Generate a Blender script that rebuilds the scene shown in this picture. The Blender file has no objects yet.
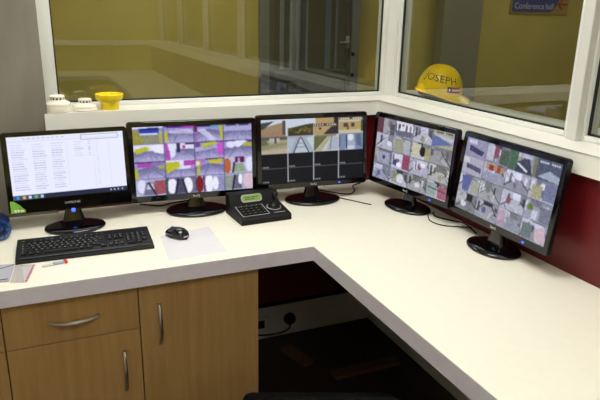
import bpy, bmesh, math, random
import numpy as np
from mathutils import Vector, Matrix

SC = bpy.context.scene
COL = SC.collection
PI = math.pi
DZ = 0.79            # desk top height
SILL = DZ + 0.411    # inner sill top


# ------------------------------------------------------------------ helpers
def lin(c):
    return c / 12.92 if c <= 0.04045 else ((c + 0.055) / 1.055) ** 2.4


def rgb(r, g, b):
    return (lin(r / 255), lin(g / 255), lin(b / 255), 1.0)


def mat(name, col, rough=0.5, metal=0.0, noise=0.0, nscale=20.0, bump=0.0, stretch=None, coat=0.0, detail=4.0, spec=0.5):
    m = bpy.data.materials.new(name)
    m.use_nodes = True
    nt = m.node_tree
    p = nt.nodes['Principled BSDF']
    p.inputs['Roughness'].default_value = rough
    p.inputs['Metallic'].default_value = metal
    p.inputs['Coat Weight'].default_value = coat
    p.inputs['Specular IOR Level'].default_value = spec
    p.inputs['Base Color'].default_value = col
    if noise > 0 or bump > 0:
        tc = nt.nodes.new('ShaderNodeTexCoord')
        mp = nt.nodes.new('ShaderNodeMapping')
        if stretch:
            mp.inputs['Scale'].default_value = stretch
        nz = nt.nodes.new('ShaderNodeTexNoise')
        nz.inputs['Scale'].default_value = nscale
        nz.inputs['Detail'].default_value = detail
        nt.links.new(tc.outputs['Object'], mp.inputs['Vector'])
        nt.links.new(mp.outputs['Vector'], nz.inputs['Vector'])
        if noise > 0:
            rp = nt.nodes.new('ShaderNodeValToRGB')
            rp.color_ramp.elements[0].position = 0.3
            rp.color_ramp.elements[1].position = 0.7
            rp.color_ramp.elements[0].color = tuple(c * (1 - noise) for c in col[:3]) + (1,)
            rp.color_ramp.elements[1].color = tuple(min(1, c * (1 + noise)) for c in col[:3]) + (1,)
            nt.links.new(nz.outputs['Fac'], rp.inputs['Fac'])
            nt.links.new(rp.outputs['Color'], p.inputs['Base Color'])
        if bump > 0:
            bp = nt.nodes.new('ShaderNodeBump')
            bp.inputs['Strength'].default_value = bump
            bp.inputs['Distance'].default_value = 0.004
            nt.links.new(nz.outputs['Fac'], bp.inputs['Height'])
            nt.links.new(bp.outputs['Normal'], p.inputs['Normal'])
    return m


def emit(name, col, s):
    m = bpy.data.materials.new(name)
    m.use_nodes = True
    p = m.node_tree.nodes['Principled BSDF']
    p.inputs['Base Color'].default_value = col
    p.inputs['Emission Color'].default_value = col
    p.inputs['Emission Strength'].default_value = s
    return m


def glass_mat(name, tint, ior=1.5):
    m = bpy.data.materials.new(name)
    m.use_nodes = True
    nt = m.node_tree
    for n in list(nt.nodes):
        nt.nodes.remove(n)
    out = nt.nodes.new('ShaderNodeOutputMaterial')
    mx = nt.nodes.new('ShaderNodeMixShader')
    tr = nt.nodes.new('ShaderNodeBsdfTransparent')
    tr.inputs['Color'].default_value = tint
    gl = nt.nodes.new('ShaderNodeBsdfGlossy')
    gl.inputs['Roughness'].default_value = 0.0
    fr = nt.nodes.new('ShaderNodeFresnel')
    # the ray runs straight through, so the pane must read the same from both sides
    ge = nt.nodes.new('ShaderNodeNewGeometry')
    io = nt.nodes.new('ShaderNodeMath')
    io.operation = 'MULTIPLY_ADD'
    io.inputs[1].default_value = 1 / ior - ior
    io.inputs[2].default_value = ior
    nt.links.new(ge.outputs['Backfacing'], io.inputs[0])
    nt.links.new(io.outputs[0], fr.inputs['IOR'])
    nt.links.new(fr.outputs['Fac'], mx.inputs['Fac'])
    nt.links.new(tr.outputs['BSDF'], mx.inputs[1])
    nt.links.new(gl.outputs['BSDF'], mx.inputs[2])
    nt.links.new(mx.outputs['Shader'], out.inputs['Surface'])
    return m


def wood_mat(name, c1, c2, horiz=False):
    m = bpy.data.materials.new(name)
    m.use_nodes = True
    nt = m.node_tree
    p = nt.nodes['Principled BSDF']
    p.inputs['Roughness'].default_value = 0.42
    tc = nt.nodes.new('ShaderNodeTexCoord')
    mp = nt.nodes.new('ShaderNodeMapping')
    mp.inputs['Scale'].default_value = (0.35, 1, 6) if horiz else (7, 7, 0.35)
    nz = nt.nodes.new('ShaderNodeTexNoise')
    nz.inputs['Scale'].default_value = 6
    nz.inputs['Detail'].default_value = 8
    nz.inputs['Roughness'].default_value = 0.6
    n2 = nt.nodes.new('ShaderNodeTexNoise')
    n2.inputs['Scale'].default_value = 60
    n2.inputs['Detail'].default_value = 3
    ad = nt.nodes.new('ShaderNodeMath')
    ad.operation = 'MULTIPLY_ADD'
    ad.inputs[1].default_value = 0.25
    rp = nt.nodes.new('ShaderNodeValToRGB')
    rp.color_ramp.elements[0].position = 0.4
    rp.color_ramp.elements[1].position = 0.85
    rp.color_ramp.elements[0].color = c1
    rp.color_ramp.elements[1].color = c2
    L = nt.links.new
    L(tc.outputs['Object'], mp.inputs['Vector'])
    L(mp.outputs['Vector'], nz.inputs['Vector'])
    L(mp.outputs['Vector'], n2.inputs['Vector'])
    L(n2.outputs['Fac'], ad.inputs[0])
    L(nz.outputs['Fac'], ad.inputs[2])
    L(ad.outputs[0], rp.inputs['Fac'])
    L(rp.outputs['Color'], p.inputs['Base Color'])
    return m


def thing(name, label, cat, loc=(0, 0, 0), rotz=0.0, group=None):
    o = bpy.data.objects.new(name, None)
    COL.objects.link(o)
    o.location = loc
    o.rotation_euler = (0, 0, rotz)
    o.empty_display_size = 0.05
    o['label'] = label
    o['category'] = cat
    if group:
        o['group'] = group
    return o


def tag(o, label, cat, group=None):
    o['label'] = label
    o['category'] = cat
    if group:
        o['group'] = group
    return o


def obj(name, bm, m, parent=None, loc=None, rot=None, smooth=None):
    if smooth is not None:
        for f in bm.faces:
            f.smooth = True
    bmesh.ops.recalc_face_normals(bm, faces=bm.faces)
    me = bpy.data.meshes.new(name)
    bm.to_mesh(me)
    bm.free()
    if smooth is not None:
        me.set_sharp_from_angle(angle=math.radians(smooth))
    if isinstance(m, (list, tuple)):
        for x in m:
            me.materials.append(x)
    else:
        me.materials.append(m)
    o = bpy.data.objects.new(name, me)
    COL.objects.link(o)
    if parent:
        o.parent = parent
    if loc:
        o.location = loc
    if rot:
        o.rotation_euler = rot
    return o


def struct(name, bm, m, smooth=None, parent=None):
    o = obj(name, bm, m, parent, smooth=smooth)
    if parent is None:
        o['kind'] = 'structure'
    return o


def add_box(bm, lo, hi, bev=0.0, seg=2, mi=0, M=None):
    lo, hi = Vector(lo), Vector(hi)
    c = (lo + hi) / 2
    s = hi - lo
    r = bmesh.ops.create_cube(bm, size=1.0)
    vs = r['verts']
    bmesh.ops.scale(bm, vec=s, verts=vs)
    bmesh.ops.translate(bm, vec=c, verts=vs)
    fs = set(f for v in vs for f in v.link_faces)
    if bev > 0:
        es = list(set(e for v in vs for e in v.link_edges))
        rr = bmesh.ops.bevel(bm, geom=es, offset=bev, segments=seg, profile=0.5, affect='EDGES')
        vs = list(set(vs) | set(rr['verts']))
        vs = [v for v in vs if v.is_valid]
        fs = set(f for v in vs for f in v.link_faces)
    for f in fs:
        f.material_index = mi
    if M is not None:
        bmesh.ops.transform(bm, matrix=M, verts=vs)
    return vs


def bx(lo, hi, bev=0.0, seg=2):
    bm = bmesh.new()
    add_box(bm, lo, hi, bev, seg)
    return bm


def add_loops(bm, loops, cap0=True, cap1=True, mi=0):
    rows = [[bm.verts.new(p) for p in l] for l in loops]
    n = len(rows[0])
    for a, b in zip(rows, rows[1:]):
        for i in range(n):
            j = (i + 1) % n
            bm.faces.new((a[i], a[j], b[j], b[i])).material_index = mi
    if cap0:
        bm.faces.new(list(reversed(rows[0]))).material_index = mi
    if cap1:
        bm.faces.new(rows[-1]).material_index = mi
    return rows


def lathe(bm, prof, seg=40, c=(0, 0, 0), sx=1.0, sy=1.0, cap0=True, cap1=True):
    loops = []
    for r, z in prof:
        loops.append([(c[0] + r * sx * math.cos(2 * PI * k / seg), c[1] + r * sy * math.sin(2 * PI * k / seg), c[2] + z) for k in range(seg)])
    return add_loops(bm, loops, cap0, cap1)


def tube(bm, pts, r, seg=10, flat=None):
    pts = [Vector(p) for p in pts]
    loops = []
    up = Vector((0, 0, 1))
    prev = None
    for i, p in enumerate(pts):
        d = (pts[min(i + 1, len(pts) - 1)] - pts[max(i - 1, 0)]).normalized()
        a = prev if prev else (up if abs(d.z) < 0.9 else Vector((1, 0, 0)))
        n = (a - d * a.dot(d)).normalized()
        b = d.cross(n)
        prev = n
        rr = r[i] if isinstance(r, (list, tuple)) else r
        rb = rr * (flat or 1)
        loops.append([p + n * rr * math.cos(2 * PI * k / seg) + b * rb * math.sin(2 * PI * k / seg) for k in range(seg)])
    add_loops(bm, loops)


def spline(pts, n=8):
    pts = [Vector(p) for p in pts]
    out = []
    for i in range(len(pts) - 1):
        p0 = pts[max(i - 1, 0)]
        p1 = pts[i]
        p2 = pts[i + 1]
        p3 = pts[min(i + 2, len(pts) - 1)]
        for k in range(n):
            t = k / n
            out.append(0.5 * ((2 * p1) + (p2 - p0) * t + (2 * p0 - 5 * p1 + 4 * p2 - p3) * t * t + (3 * p1 - p0 - 3 * p2 + p3) * t ** 3))
    out.append(pts[-1])
    return out


def rrect(w, h, r, n=5, cx=0.0, cz=0.0):
    pts = []
    for (sx, sz, a0) in ((1, 1, 0), (-1, 1, 90), (-1, -1, 180), (1, -1, 270)):
        for k in range(n + 1):
            a = math.radians(a0 + 90 * k / n)
            pts.append((cx + sx * (w / 2 - r) + r * math.cos(a), cz + sz * (h / 2 - r) + r * math.sin(a)))
    return pts


def text_bm(body, size, extrude=0.0004, align='CENTER', shear=0.0, space=1.0):
    cu = bpy.data.curves.new('txt', 'FONT')
    cu.body = body
    cu.size = size
    cu.extrude = extrude
    cu.align_x = align
    cu.align_y = 'CENTER'
    cu.shear = shear
    cu.space_character = space
    o = bpy.data.objects.new('txt', cu)
    COL.objects.link(o)
    dg = bpy.context.evaluated_depsgraph_get()
    dg.update()
    me = bpy.data.meshes.new_from_object(o.evaluated_get(dg))
    bm = bmesh.new()
    bm.from_mesh(me)
    bpy.data.objects.remove(o)
    bpy.data.curves.remove(cu)
    bpy.data.meshes.remove(me)
    return bm


def prism(bm, poly, z0, z1):
    a = [bm.verts.new((x, y, z0)) for x, y in poly]
    b = [bm.verts.new((x, y, z1)) for x, y in poly]
    n = len(poly)
    for i in range(n):
        j = (i + 1) % n
        bm.faces.new((a[i], a[j], b[j], b[i]))
    bm.faces.new(list(reversed(a)))
    bm.faces.new(b)


# ------------------------------------------------------------------ materials
M_yellow = mat('mustard_paint', rgb(206, 186, 98), 0.55, noise=0.06, nscale=3)
M_white_wall = mat('cream_paint', rgb(225, 220, 200), 0.6, noise=0.03, nscale=3)
M_red = mat('dark_red_paint', rgb(96, 12, 18), 0.4, noise=0.08, nscale=5)
M_concrete = mat('grey_concrete', rgb(128, 122, 110), 0.8, noise=0.2, nscale=4, stretch=(1.6, 1.6, .6), bump=0.35, detail=8)
M_upvc = mat('white_frame', rgb(224, 224, 218), 0.35)
M_upvc2 = mat('grey_white_frame', rgb(206, 206, 200), 0.35)
M_gasket = mat('black_gasket', rgb(24, 24, 24), 0.6)
M_sill = mat('cream_sill', rgb(238, 237, 228), 0.4, noise=0.02, nscale=6)
M_glass = glass_mat('window_glass', (0.90, 0.92, 0.88, 1), 1.8)
M_floor = mat('dark_brown_floor', rgb(40, 27, 20), 0.5, noise=0.25, nscale=4)
M_ceil = mat('white_ceiling', rgb(225, 222, 212), 0.8)
M_desk = mat('white_laminate', rgb(240, 236, 220), 0.38, noise=0.012, nscale=45, detail=6)
M_edge = mat('laminate_edge_shade', rgb(226, 219, 229), 0.4, noise=0.03, nscale=30)  # same laminate as the top, greyed to carry the shade on its edge
M_wood = wood_mat('beech_veneer', rgb(160, 122, 70), rgb(184, 148, 94))
M_woodh = wood_mat('beech_veneer_drawer', rgb(160, 122, 70), rgb(184, 148, 94))
M_wood_in = mat('cabinet_carcass', rgb(110, 74, 40), 0.6)
M_nickel = mat('satin_nickel', rgb(190, 186, 178), 0.28, metal=1.0)
M_blk = mat('black_plastic', rgb(6, 6, 7), 0.45, spec=0.3)
M_blkgloss = mat('gloss_black', rgb(7, 7, 9), 0.08, coat=0.3)
M_blkmatte = mat('matte_black', rgb(10, 10, 10), 0.55, spec=0.3, noise=0.1, nscale=200)
M_key = mat('key_black', rgb(9, 9, 10), 0.5, spec=0.3)
M_keylegend = mat('key_legend', rgb(110, 108, 100), 0.6)
M_silver = mat('silver_print', rgb(190, 192, 196), 0.4)
M_blue_led = emit('blue_led', (0.05, 0.12, 1, 1), 1.6)
M_lcd = emit('green_lcd', rgb(120, 150, 70), 0.22)
M_lcdtext = mat('lcd_text', rgb(50, 80, 20), 0.5)
M_paper = mat('paper', rgb(218, 216, 221), 0.7, noise=0.015, nscale=14)
M_det = mat('ivory_plastic', rgb(236, 230, 214), 0.4)
M_detdark = mat('grey_slots', rgb(95, 90, 80), 0.6)
M_yel = mat('yellow_plastic', rgb(244, 214, 20), 0.4)
M_helm = mat('yellow_helmet', rgb(250, 208, 14), 0.3)
M_marker = mat('marker_ink', rgb(104, 84, 20), 0.7)
M_strap = mat('dark_strap', rgb(58, 50, 36), 0.7)
M_badge_red = mat('badge_red', rgb(190, 28, 30), 0.4)
M_badge_blue = mat('badge_blue', rgb(30, 40, 110), 0.4)
M_badge_white = mat('badge_white', rgb(230, 228, 222), 0.4)
M_sign_blue = mat('sign_blue', rgb(48, 66, 138), 0.4)
M_sign_board = mat('sign_board', rgb(176, 140, 66), 0.5)
M_sign_text = mat('sign_text', rgb(214, 214, 220), 0.5)
M_sign_red = mat('sign_red', rgb(170, 40, 30), 0.5)
M_green = mat('green_sticker', rgb(120, 178, 60), 0.4, noise=0.25, nscale=60)
M_bluebag = mat('blue_plastic', rgb(14, 44, 100), 0.45, noise=0.2, nscale=25)
M_bluecord = mat('blue_strap', rgb(22, 66, 124), 0.4)
M_card = mat('grey_card', rgb(176, 176, 190), 0.4)
M_cardline = mat('dark_print', rgb(80, 80, 92), 0.6)
M_redprint = mat('red_print', rgb(205, 90, 90), 0.6)
M_redcap = mat('red_cap', rgb(206, 44, 28), 0.4)
M_stick = mat('grey_blue_body', rgb(150, 156, 184), 0.3)
M_doorgrey = mat('grey_door', rgb(126, 126, 122), 0.45)
M_doordark = mat('dark_door_panel', rgb(72, 75, 72), 0.3)
M_pillar = mat('grey_pillar', rgb(142, 138, 118), 0.6)
M_skirt = mat('white_trunking', rgb(186, 184, 180), 0.45)
M_lamp = emit('lamp_diffuser', (0.98, 0.97, 0.93, 1), 15.5)
M_lamp3 = emit('lamp_diffuser_far', (0.98, 0.97, 0.93, 1), 10.5)
M_lamp2 = emit('hall_lamp_diffuser', (0.98, 0.97, 0.93, 1), 10.0)
M_fabric = mat('black_fabric', rgb(3, 3, 3), 0.9, spec=0.1)
M_batten = mat('brown_batten', rgb(84, 54, 30), 0.6, noise=0.2, nscale=12, stretch=(1, 8, 8))
M_clear = glass_mat('clear_plastic', (0.93, 0.92, 0.94, 1))

# ------------------------------------------------------------------ the room
XL, YB, H = -2.6, -6.05, 2.75
T = 0.40                       # wall thickness (the outer ledge is the wall top)
LOW = SILL - 0.0714            # underside of the sill slab

struct('floor', bx((-4.2, -8, -0.1), (5.2, 2.3, 0)), M_floor)
struct('ceiling', bx((-4.2, -8, H), (5.2, 2.3, H + 0.1)), M_ceil)
struct('wall_back', bx((-1.531, 0, 0), (0, T - 0.12, LOW)), M_red)
struct('wall_right', bx((0, YB, 0), (T, T - 0.12, LOW)), M_red)
struct('wall_column', bx((XL - 0.15, -0.02, 0), (-1.532, T - 0.12, H)), M_concrete)
struct('wall_left', bx((XL - 0.15, YB, 0), (XL, -0.02, H)), M_white_wall)
struct('wall_front', bx((XL - 0.15, YB - 0.2, 0), (T, YB, H)), M_yellow)
HEAD = 2.30
bm = bmesh.new()
add_box(bm, (-1.531, 0.05, HEAD), (T, T - 0.12, H))
struct('wall_back_lintel', bm, M_white_wall)
struct('wall_right_lintel', bx((0.05, YB, HEAD), (T, 0.05, H)), M_white_wall)

# sills: a slab on the low walls with a small rounded nose
bm = bmesh.new()
poly = [(-1.5433, -0.0314), (-0.0263, -0.0314), (-0.0263, YB), (T, YB), (T, T - 0.12), (-1.531, T - 0.12), (-1.531, -0.021), (-1.5433, -0.021)]
prism(bm, poly, LOW, SILL)
es = [e for e in bm.edges if abs(e.verts[0].co.z - SILL) < 1e-5 and abs(e.verts[1].co.z - SILL) < 1e-5]
bmesh.ops.bevel(bm, geom=es, offset=0.006, segments=3, profile=0.5, affect='EDGES')
struct('trim_sill', bm, M_sill, smooth=40)

struct('trim_sill_front', bx((XL + .002, YB + .001, LOW), (-.03, YB + .05, SILL), .006), M_sill)
# skirting boards
struct('baseboard_back', bx((-1.531, -0.014, 0), (0, 0, 0.174), 0.003), M_skirt)
struct('baseboard_right', bx((-0.014, YB, 0), (0, -0.014, 0.174), 0.003), M_skirt)
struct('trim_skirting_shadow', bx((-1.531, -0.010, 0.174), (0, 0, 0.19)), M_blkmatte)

# windows -----------------------------------------------------------
EG = 0.154


def window(n, axis, a0, a1, bars):
    """pane from a0 to a1 along the axis; bars = (lo, hi) frame widths beyond the pane"""
    zb, zt = DZ + 0.4294, HEAD - 0.03
    f0, f1 = EG - 0.030, EG + 0.035

    def P(a, d, z):
        return (a, d, z) if axis == 'x' else (d, a, z)

    def box(bm, alo, ahi, dlo, dhi, zlo, zhi, bev=0.0):
        p, q = P(alo, dlo, zlo), P(ahi, dhi, zhi)
        add_box(bm, [min(i, j) for i, j in zip(p, q)], [max(i, j) for i, j in zip(p, q)], bev)
    bm = bmesh.new()
    box(bm, a0 - bars[0], a0, f0, f1, SILL, HEAD, 0.003)
    box(bm, a1, a1 + bars[1], f0, f1, SILL, HEAD, 0.003)
    box(bm, a0, a1, f0, f1, SILL, zb, 0.003)
    box(bm, a0, a1, f0, f1, zt, HEAD, 0.003)
    w = struct('window_%d' % n, bm, M_upvc, smooth=30)
    bm = bmesh.new()
    g = 0.006
    box(bm, a0, a0 + g, EG - 0.014, EG - 0.004, zb, zt)
    box(bm, a1 - g, a1, EG - 0.014, EG - 0.004, zb, zt)
    box(bm, a0 + g, a1 - g, EG - 0.014, EG - 0.004, zb, zb + g)
    box(bm, a0 + g, a1 - g, EG - 0.014, EG - 0.004, zt - g, zt)
    obj('gasket', bm, M_gasket, w)
    bm = bmesh.new()
    box(bm, a0, a1, EG - 0.003, EG + 0.003, zb, zt)
    obj('glass', bm, M_glass, w)
    return w


window(1, 'x', -1.4816, EG - 0.0836, (0.050, 0.022))
y1 = EG - 0.0889
PITCH = 1.0371 + y1 + 0.087
y = y1
k = 2
while y - PITCH > YB:
    y0 = y - (1.0371 + y1)
    window(k, 'y', y0, y, (0.042, 0.022 if k == 2 else 0.042))
    # proud mullion between the panes
    bm = bmesh.new()
    struct('trim_mullion_%d' % (k - 1), bx((0.095, y0 - 0.078, SILL), (EG + 0.02, y0 - 0.036, HEAD), 0.003), M_upvc2)
    y -= PITCH
    k += 1
struct('trim_window_end', bx((EG - 0.03, YB, SILL), (EG + 0.035, y - 0.04 + 0.002, HEAD)), M_upvc)
# corner post, a flat cant between the two frames
bm = bmesh.new()
cx0 = EG - 0.0836 + 0.022
cy0 = y1 + 0.022
prism(bm, [(cx0, EG - 0.028), (cx0 + 0.004, EG - 0.034), (EG - 0.034, cy0 + 0.004), (EG - 0.028, cy0), (EG + 0.05, cy0), (EG + 0.05, EG + 0.05), (cx0, EG + 0.05)], SILL, HEAD)
struct('trim_corner_post', bm, M_upvc2)

# the hall seen through the glass -----------------------------------
YW = 2.0
struct('wall_hall_back', bx((-4.2, YW, 0), (5.2, YW + 0.2, H)), M_yellow)
struct('wall_hall_left', bx((-4.2, T - 0.12, 0), (-4.0, YW, H)), M_yellow)
struct('wall_hall_right', bx((5.0, -8, 0), (5.2, YW, H)), M_yellow)
struct('wall_hall_front', bx((T, -8, 0), (5.0, -7.8, H)), M_yellow)
struct('wall_hall_pillar', bx((1.72, YW - 0.12, 0), (2.13, YW, H)), M_pillar)

bm = bmesh.new()
add_box(bm, (0.068, YW - 0.06, 0), (0.142, YW, H), 0.004)
add_box(bm, (0.865, YW - 0.06, 0), (0.939, YW, H), 0.004)
d = struct('door_1', bm, M_doorgrey)
bm = bmesh.new()
add_box(bm, (0.142, YW - 0.045, 0), (0.19, YW - 0.01, H - 0.1), 0.003)
add_box(bm, (0.38, YW - 0.045, 0), (0.42, YW - 0.01, H - 0.1), 0.003)
add_box(bm, (0.825, YW - 0.045, 0), (0.865, YW - 0.01, H - 0.1), 0.003)
add_box(bm, (0.19, YW - 0.045, 1.08), (0.825, YW - 0.01, 1.16), 0.003)
obj('door_stile', bm, mat('dark_stile', rgb(84, 84, 80), 0.4), d)
obj('glazing', bx((0.19, YW - 0.035, 1.16), (0.825, YW - 0.028, H - 0.1)), mat('dark_glazing', rgb(84, 86, 82), 0.05), d)
obj('kick_panel', bx((0.19, YW - 0.035, 0), (0.825, YW - 0.02, 1.08)), M_doordark, d)
for x, w, c in ((.235, .035, (126, 134, 140)), (.46, .018, (120, 126, 130)), (.63, .05, (96, 116, 138)), (.72, .02, (110, 122, 136))):  # pale strips imitating bright streaks of light on the glazing
    obj('glare_streak', bx((x, YW - 0.043, 1.17), (x + w, YW - 0.036, H - 0.1), .003), mat('pale_glare', rgb(*c), .25), d)
bm = bmesh.new()
tube(bm, [(0.83, YW - 0.045, 1.38), (0.83, YW - 0.085, 1.38), (0.82, YW - 0.09, 1.38), (0.74, YW - 0.09, 1.38)], 0.008)
add_box(bm, (0.815, YW - 0.052, 1.33), (0.85, YW - 0.045, 1.43), 0.003)
obj('door_handle', bm, M_nickel, d, smooth=40)
bm = bmesh.new()
for z in (1.10, 1.27):
    add_box(bm, (0.868, YW - 0.072, z), (0.892, YW - 0.058, z + 0.03), 0.002)
obj('hinge', bm, M_blk, d)

# hall sign
sg = thing('wall_sign', 'blue conference hall sign with red arrow on yellow wall behind glass', 'sign', (2.89, YW - 0.001, DZ + 0.84))
obj('sign_board', bx((-0.355, -0.012, 0), (0.355, 0, 0.50), 0.002), M_sign_board, sg)
bm = bmesh.new()
pl = [(-0.335, 0.022), (0.10, 0.022)]
for k in range(1, 9):
    a = math.radians(-90 + 60 * k / 8)
    pl.append((0.10 + 0.11 * math.cos(a), 0.132 + 0.11 * math.sin(a)))
pl += [(0.33, 0.33), (0.33, 0.48), (-0.335, 0.48)]
prism(bm, pl, 0.0, 0.004)
bmesh.ops.transform(bm, matrix=Matrix.Translation((0, -0.012, 0)) @ Matrix.Rotation(PI / 2, 4, 'X'), verts=bm.verts)
bp = obj('blue_panel', bm, M_sign_blue, sg)
for wd, xx in (('Conference', -.315), ('hall', .062)):
    bm = text_bm(wd, 0.076, align='LEFT')
    bmesh.ops.transform(bm, matrix=Matrix.Translation((xx, -0.0175, 0.075)) @ Matrix.Rotation(PI / 2, 4, 'X'), verts=bm.verts)
    obj('lettering', bm, M_sign_text, sg)
bm = bmesh.new()
prism(bm, [(0.215, 0.10), (0.265, 0.15), (0.285, 0.15), (0.248, 0.11), (0.34, 0.11), (0.34, 0.09), (0.248, 0.09), (0.285, 0.05), (0.265, 0.05)], 0, 0.003)
bmesh.ops.transform(bm, matrix=Matrix.Translation((0, -0.012, 0)) @ Matrix.Rotation(PI / 2, 4, 'X'), verts=bm.verts)
obj('arrow', bm, M_sign_red, sg)


# lamps ---------------------------------------------------------------
def ceiling_light(loc, sx, sy, m, label, group):
    t = thing('ceiling_light', label, 'ceiling light', loc, 0, group)
    bm = bmesh.new()
    w = 0.03
    for lo, hi in (((-sx, -sy, -.03), (sx, -sy + w, 0)), ((-sx, sy - w, -.03), (sx, sy, 0)), ((-sx, -sy + w, -.03), (-sx + w, sy - w, 0)), ((sx - w, -sy + w, -.03), (sx, sy - w, 0))):
        add_box(bm, lo, hi)
    obj('frame', bm, M_upvc, t)
    obj('diffuser', bx((-sx + w, -sy + w, -.022), (sx - w, sy - w, -.006)), m, t)


for i, (x, y, w) in enumerate(((-1.0, -0.80, 'above the desk corner'), (-1.25, -2.75, 'above the middle of the room'), (-1.25, -5.2, 'at the far end of the room'))):
    ceiling_light((x, y, H), 0.62, 0.34, M_lamp if i == 0 else M_lamp3, 'white rectangular fluorescent ceiling panel ' + w, 'control room ceiling panels')
for i, (x, y, w) in enumerate(((-0.6, 1.15, 'before the grey door'), (2.6, 0.6, 'before the blue sign'), (2.6, -2.6, 'beyond the right windows'), (2.6, -5.6, 'at the far end'))):
    ceiling_light((x, y, H), 0.45, 0.3, M_lamp2, 'dim hall ceiling panel ' + w, 'hall ceiling panels')

# ------------------------------------------------------------------ the worktop
bm = bmesh.new()
G = 0.002
poly = [(XL + G, -0.02 - G), (XL + G, -0.7413), (-0.6955, -0.7413), (-0.6955, -5.35), (XL + G, -5.35), (XL + G, YB + G), (-G, YB + G), (-G, -G), (-1.529, -G), (-1.529, -0.02 - G)]
prism(bm, poly, DZ - 0.0559, DZ)
bmesh.ops.recalc_face_normals(bm, faces=bm.faces)
for f in bm.faces:
    f.material_index = 0 if abs(f.normal.z) > .5 else 1
es = [e for e in bm.edges if all(abs(v.co.z - DZ) < 1e-5 for v in e.verts)]
bmesh.ops.bevel(bm, geom=es, offset=0.002, segments=2, profile=0.5, affect='EDGES')
dk = obj('desk_worktop', bm, [M_desk, M_edge])
tag(dk, 'long white laminate worktop turning the corner under the five monitors', 'desk')
obj('leg_panel', bx((-0.62, -3.32, 0), (-0.06, -3.28, DZ - 0.0559)), M_desk, dk)
obj('leg_panel', bx((-0.62, -5.32, 0), (-0.06, -5.28, DZ - 0.0559)), M_desk, dk)
obj('leg_panel', bx((XL + 0.02, -5.98, 0), (XL + 0.06, -5.4, DZ - 0.0559)), M_desk, dk)

# ------------------------------------------------------------------ cabinets
YF = -0.714
ZT = DZ - 0.0559


def handle_bm(L, vertical):
    bm = bmesh.new()
    pts = []
    for k in range(17):
        t = k / 16
        s = (t - 0.5) * L
        dpt = 0.002 + 0.026 * (1 - (2 * t - 1) ** 2) ** 0.75
        pts.append((0, -dpt, s) if vertical else (s, -dpt, 0))
    rr = [0.0065 - 0.0015 * abs(2 * k / 16 - 1) for k in range(17)]
    tube(bm, pts, rr, 8)
    for k in (0, -1):
        p = pts[k]
        vs = bmesh.ops.create_cone(bm, cap_ends=True, segments=12, radius1=0.007, radius2=0.006, depth=0.006)['verts']
        bmesh.ops.transform(bm, matrix=Matrix.Translation((p[0], -0.003, p[2])) @ Matrix.Rotation(PI / 2, 4, 'X'), verts=vs)
    return bm


def cabinet(x0, x1, label, drawer, dh, kh, group='base cabinets under the desk'):
    """x0..x1 overall, dh = door handle (x, z), kh = drawer handle (x, z)"""
    t = thing('base_cabinet', label, 'cabinet', (x0, 0, 0), 0, group)
    w = x1 - x0
    bm = bmesh.new()
    yb, yf = -0.05, YF + 0.02
    add_box(bm, (0.001, yf, 0.08), (0.018, yb, ZT - 0.001))
    add_box(bm, (w - 0.018, yf, 0.08), (w - 0.001, yb, ZT - 0.001))
    add_box(bm, (0.018, yf, 0.08), (w - 0.018, yb, 0.098))
    add_box(bm, (0.018, yf, ZT - 0.019), (w - 0.018, yb, ZT - 0.001))
    add_box(bm, (0.018, yb - 0.008, 0.098), (w - 0.018, yb, ZT - 0.019))
    add_box(bm, (0.001, yf + 0.05, 0), (w - 0.001, yf + 0.066, 0.08))
    obj('carcass', bm, M_wood_in, t)
    g = 0.0018
    ztop = ZT - 0.003
    zd = DZ - 0.218 if drawer else None
    top = zd - g if drawer else ztop
    dr = obj('door', bx((g, YF, 0.085), (w - g, YF + 0.018, top), 0.0008, 1), M_wood, t)
    obj('handle', handle_bm(0.146, True), M_nickel, dr, loc=(dh[0] - x0, YF, dh[1]), smooth=40)
    if drawer:
        dw = obj('drawer', bx((g, YF, zd + g), (w - g, YF + 0.018, ztop), 0.0008, 1), M_woodh, t)
        obj('handle', handle_bm(0.142, False), M_nickel, dw, loc=(kh[0] - x0, YF, kh[1]), smooth=40)
    return t


cabinet(-2.15, -1.7315, 'light wood cabinet cut off by the left edge of the photo', True, (-2.08, 0.42), (-1.94, 0.645))
cabinet(-1.7315, -1.3213, 'light wood cabinet with a drawer over a door, below the keyboard', True, (-1.3795, DZ - 0.370), (-1.5245, DZ - 0.145))
cabinet(-1.3213, -0.897, 'light wood cabinet with one full height door beside the dark kneehole', False, (-1.255, DZ - 0.2155), None)
obj_end = None


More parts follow.
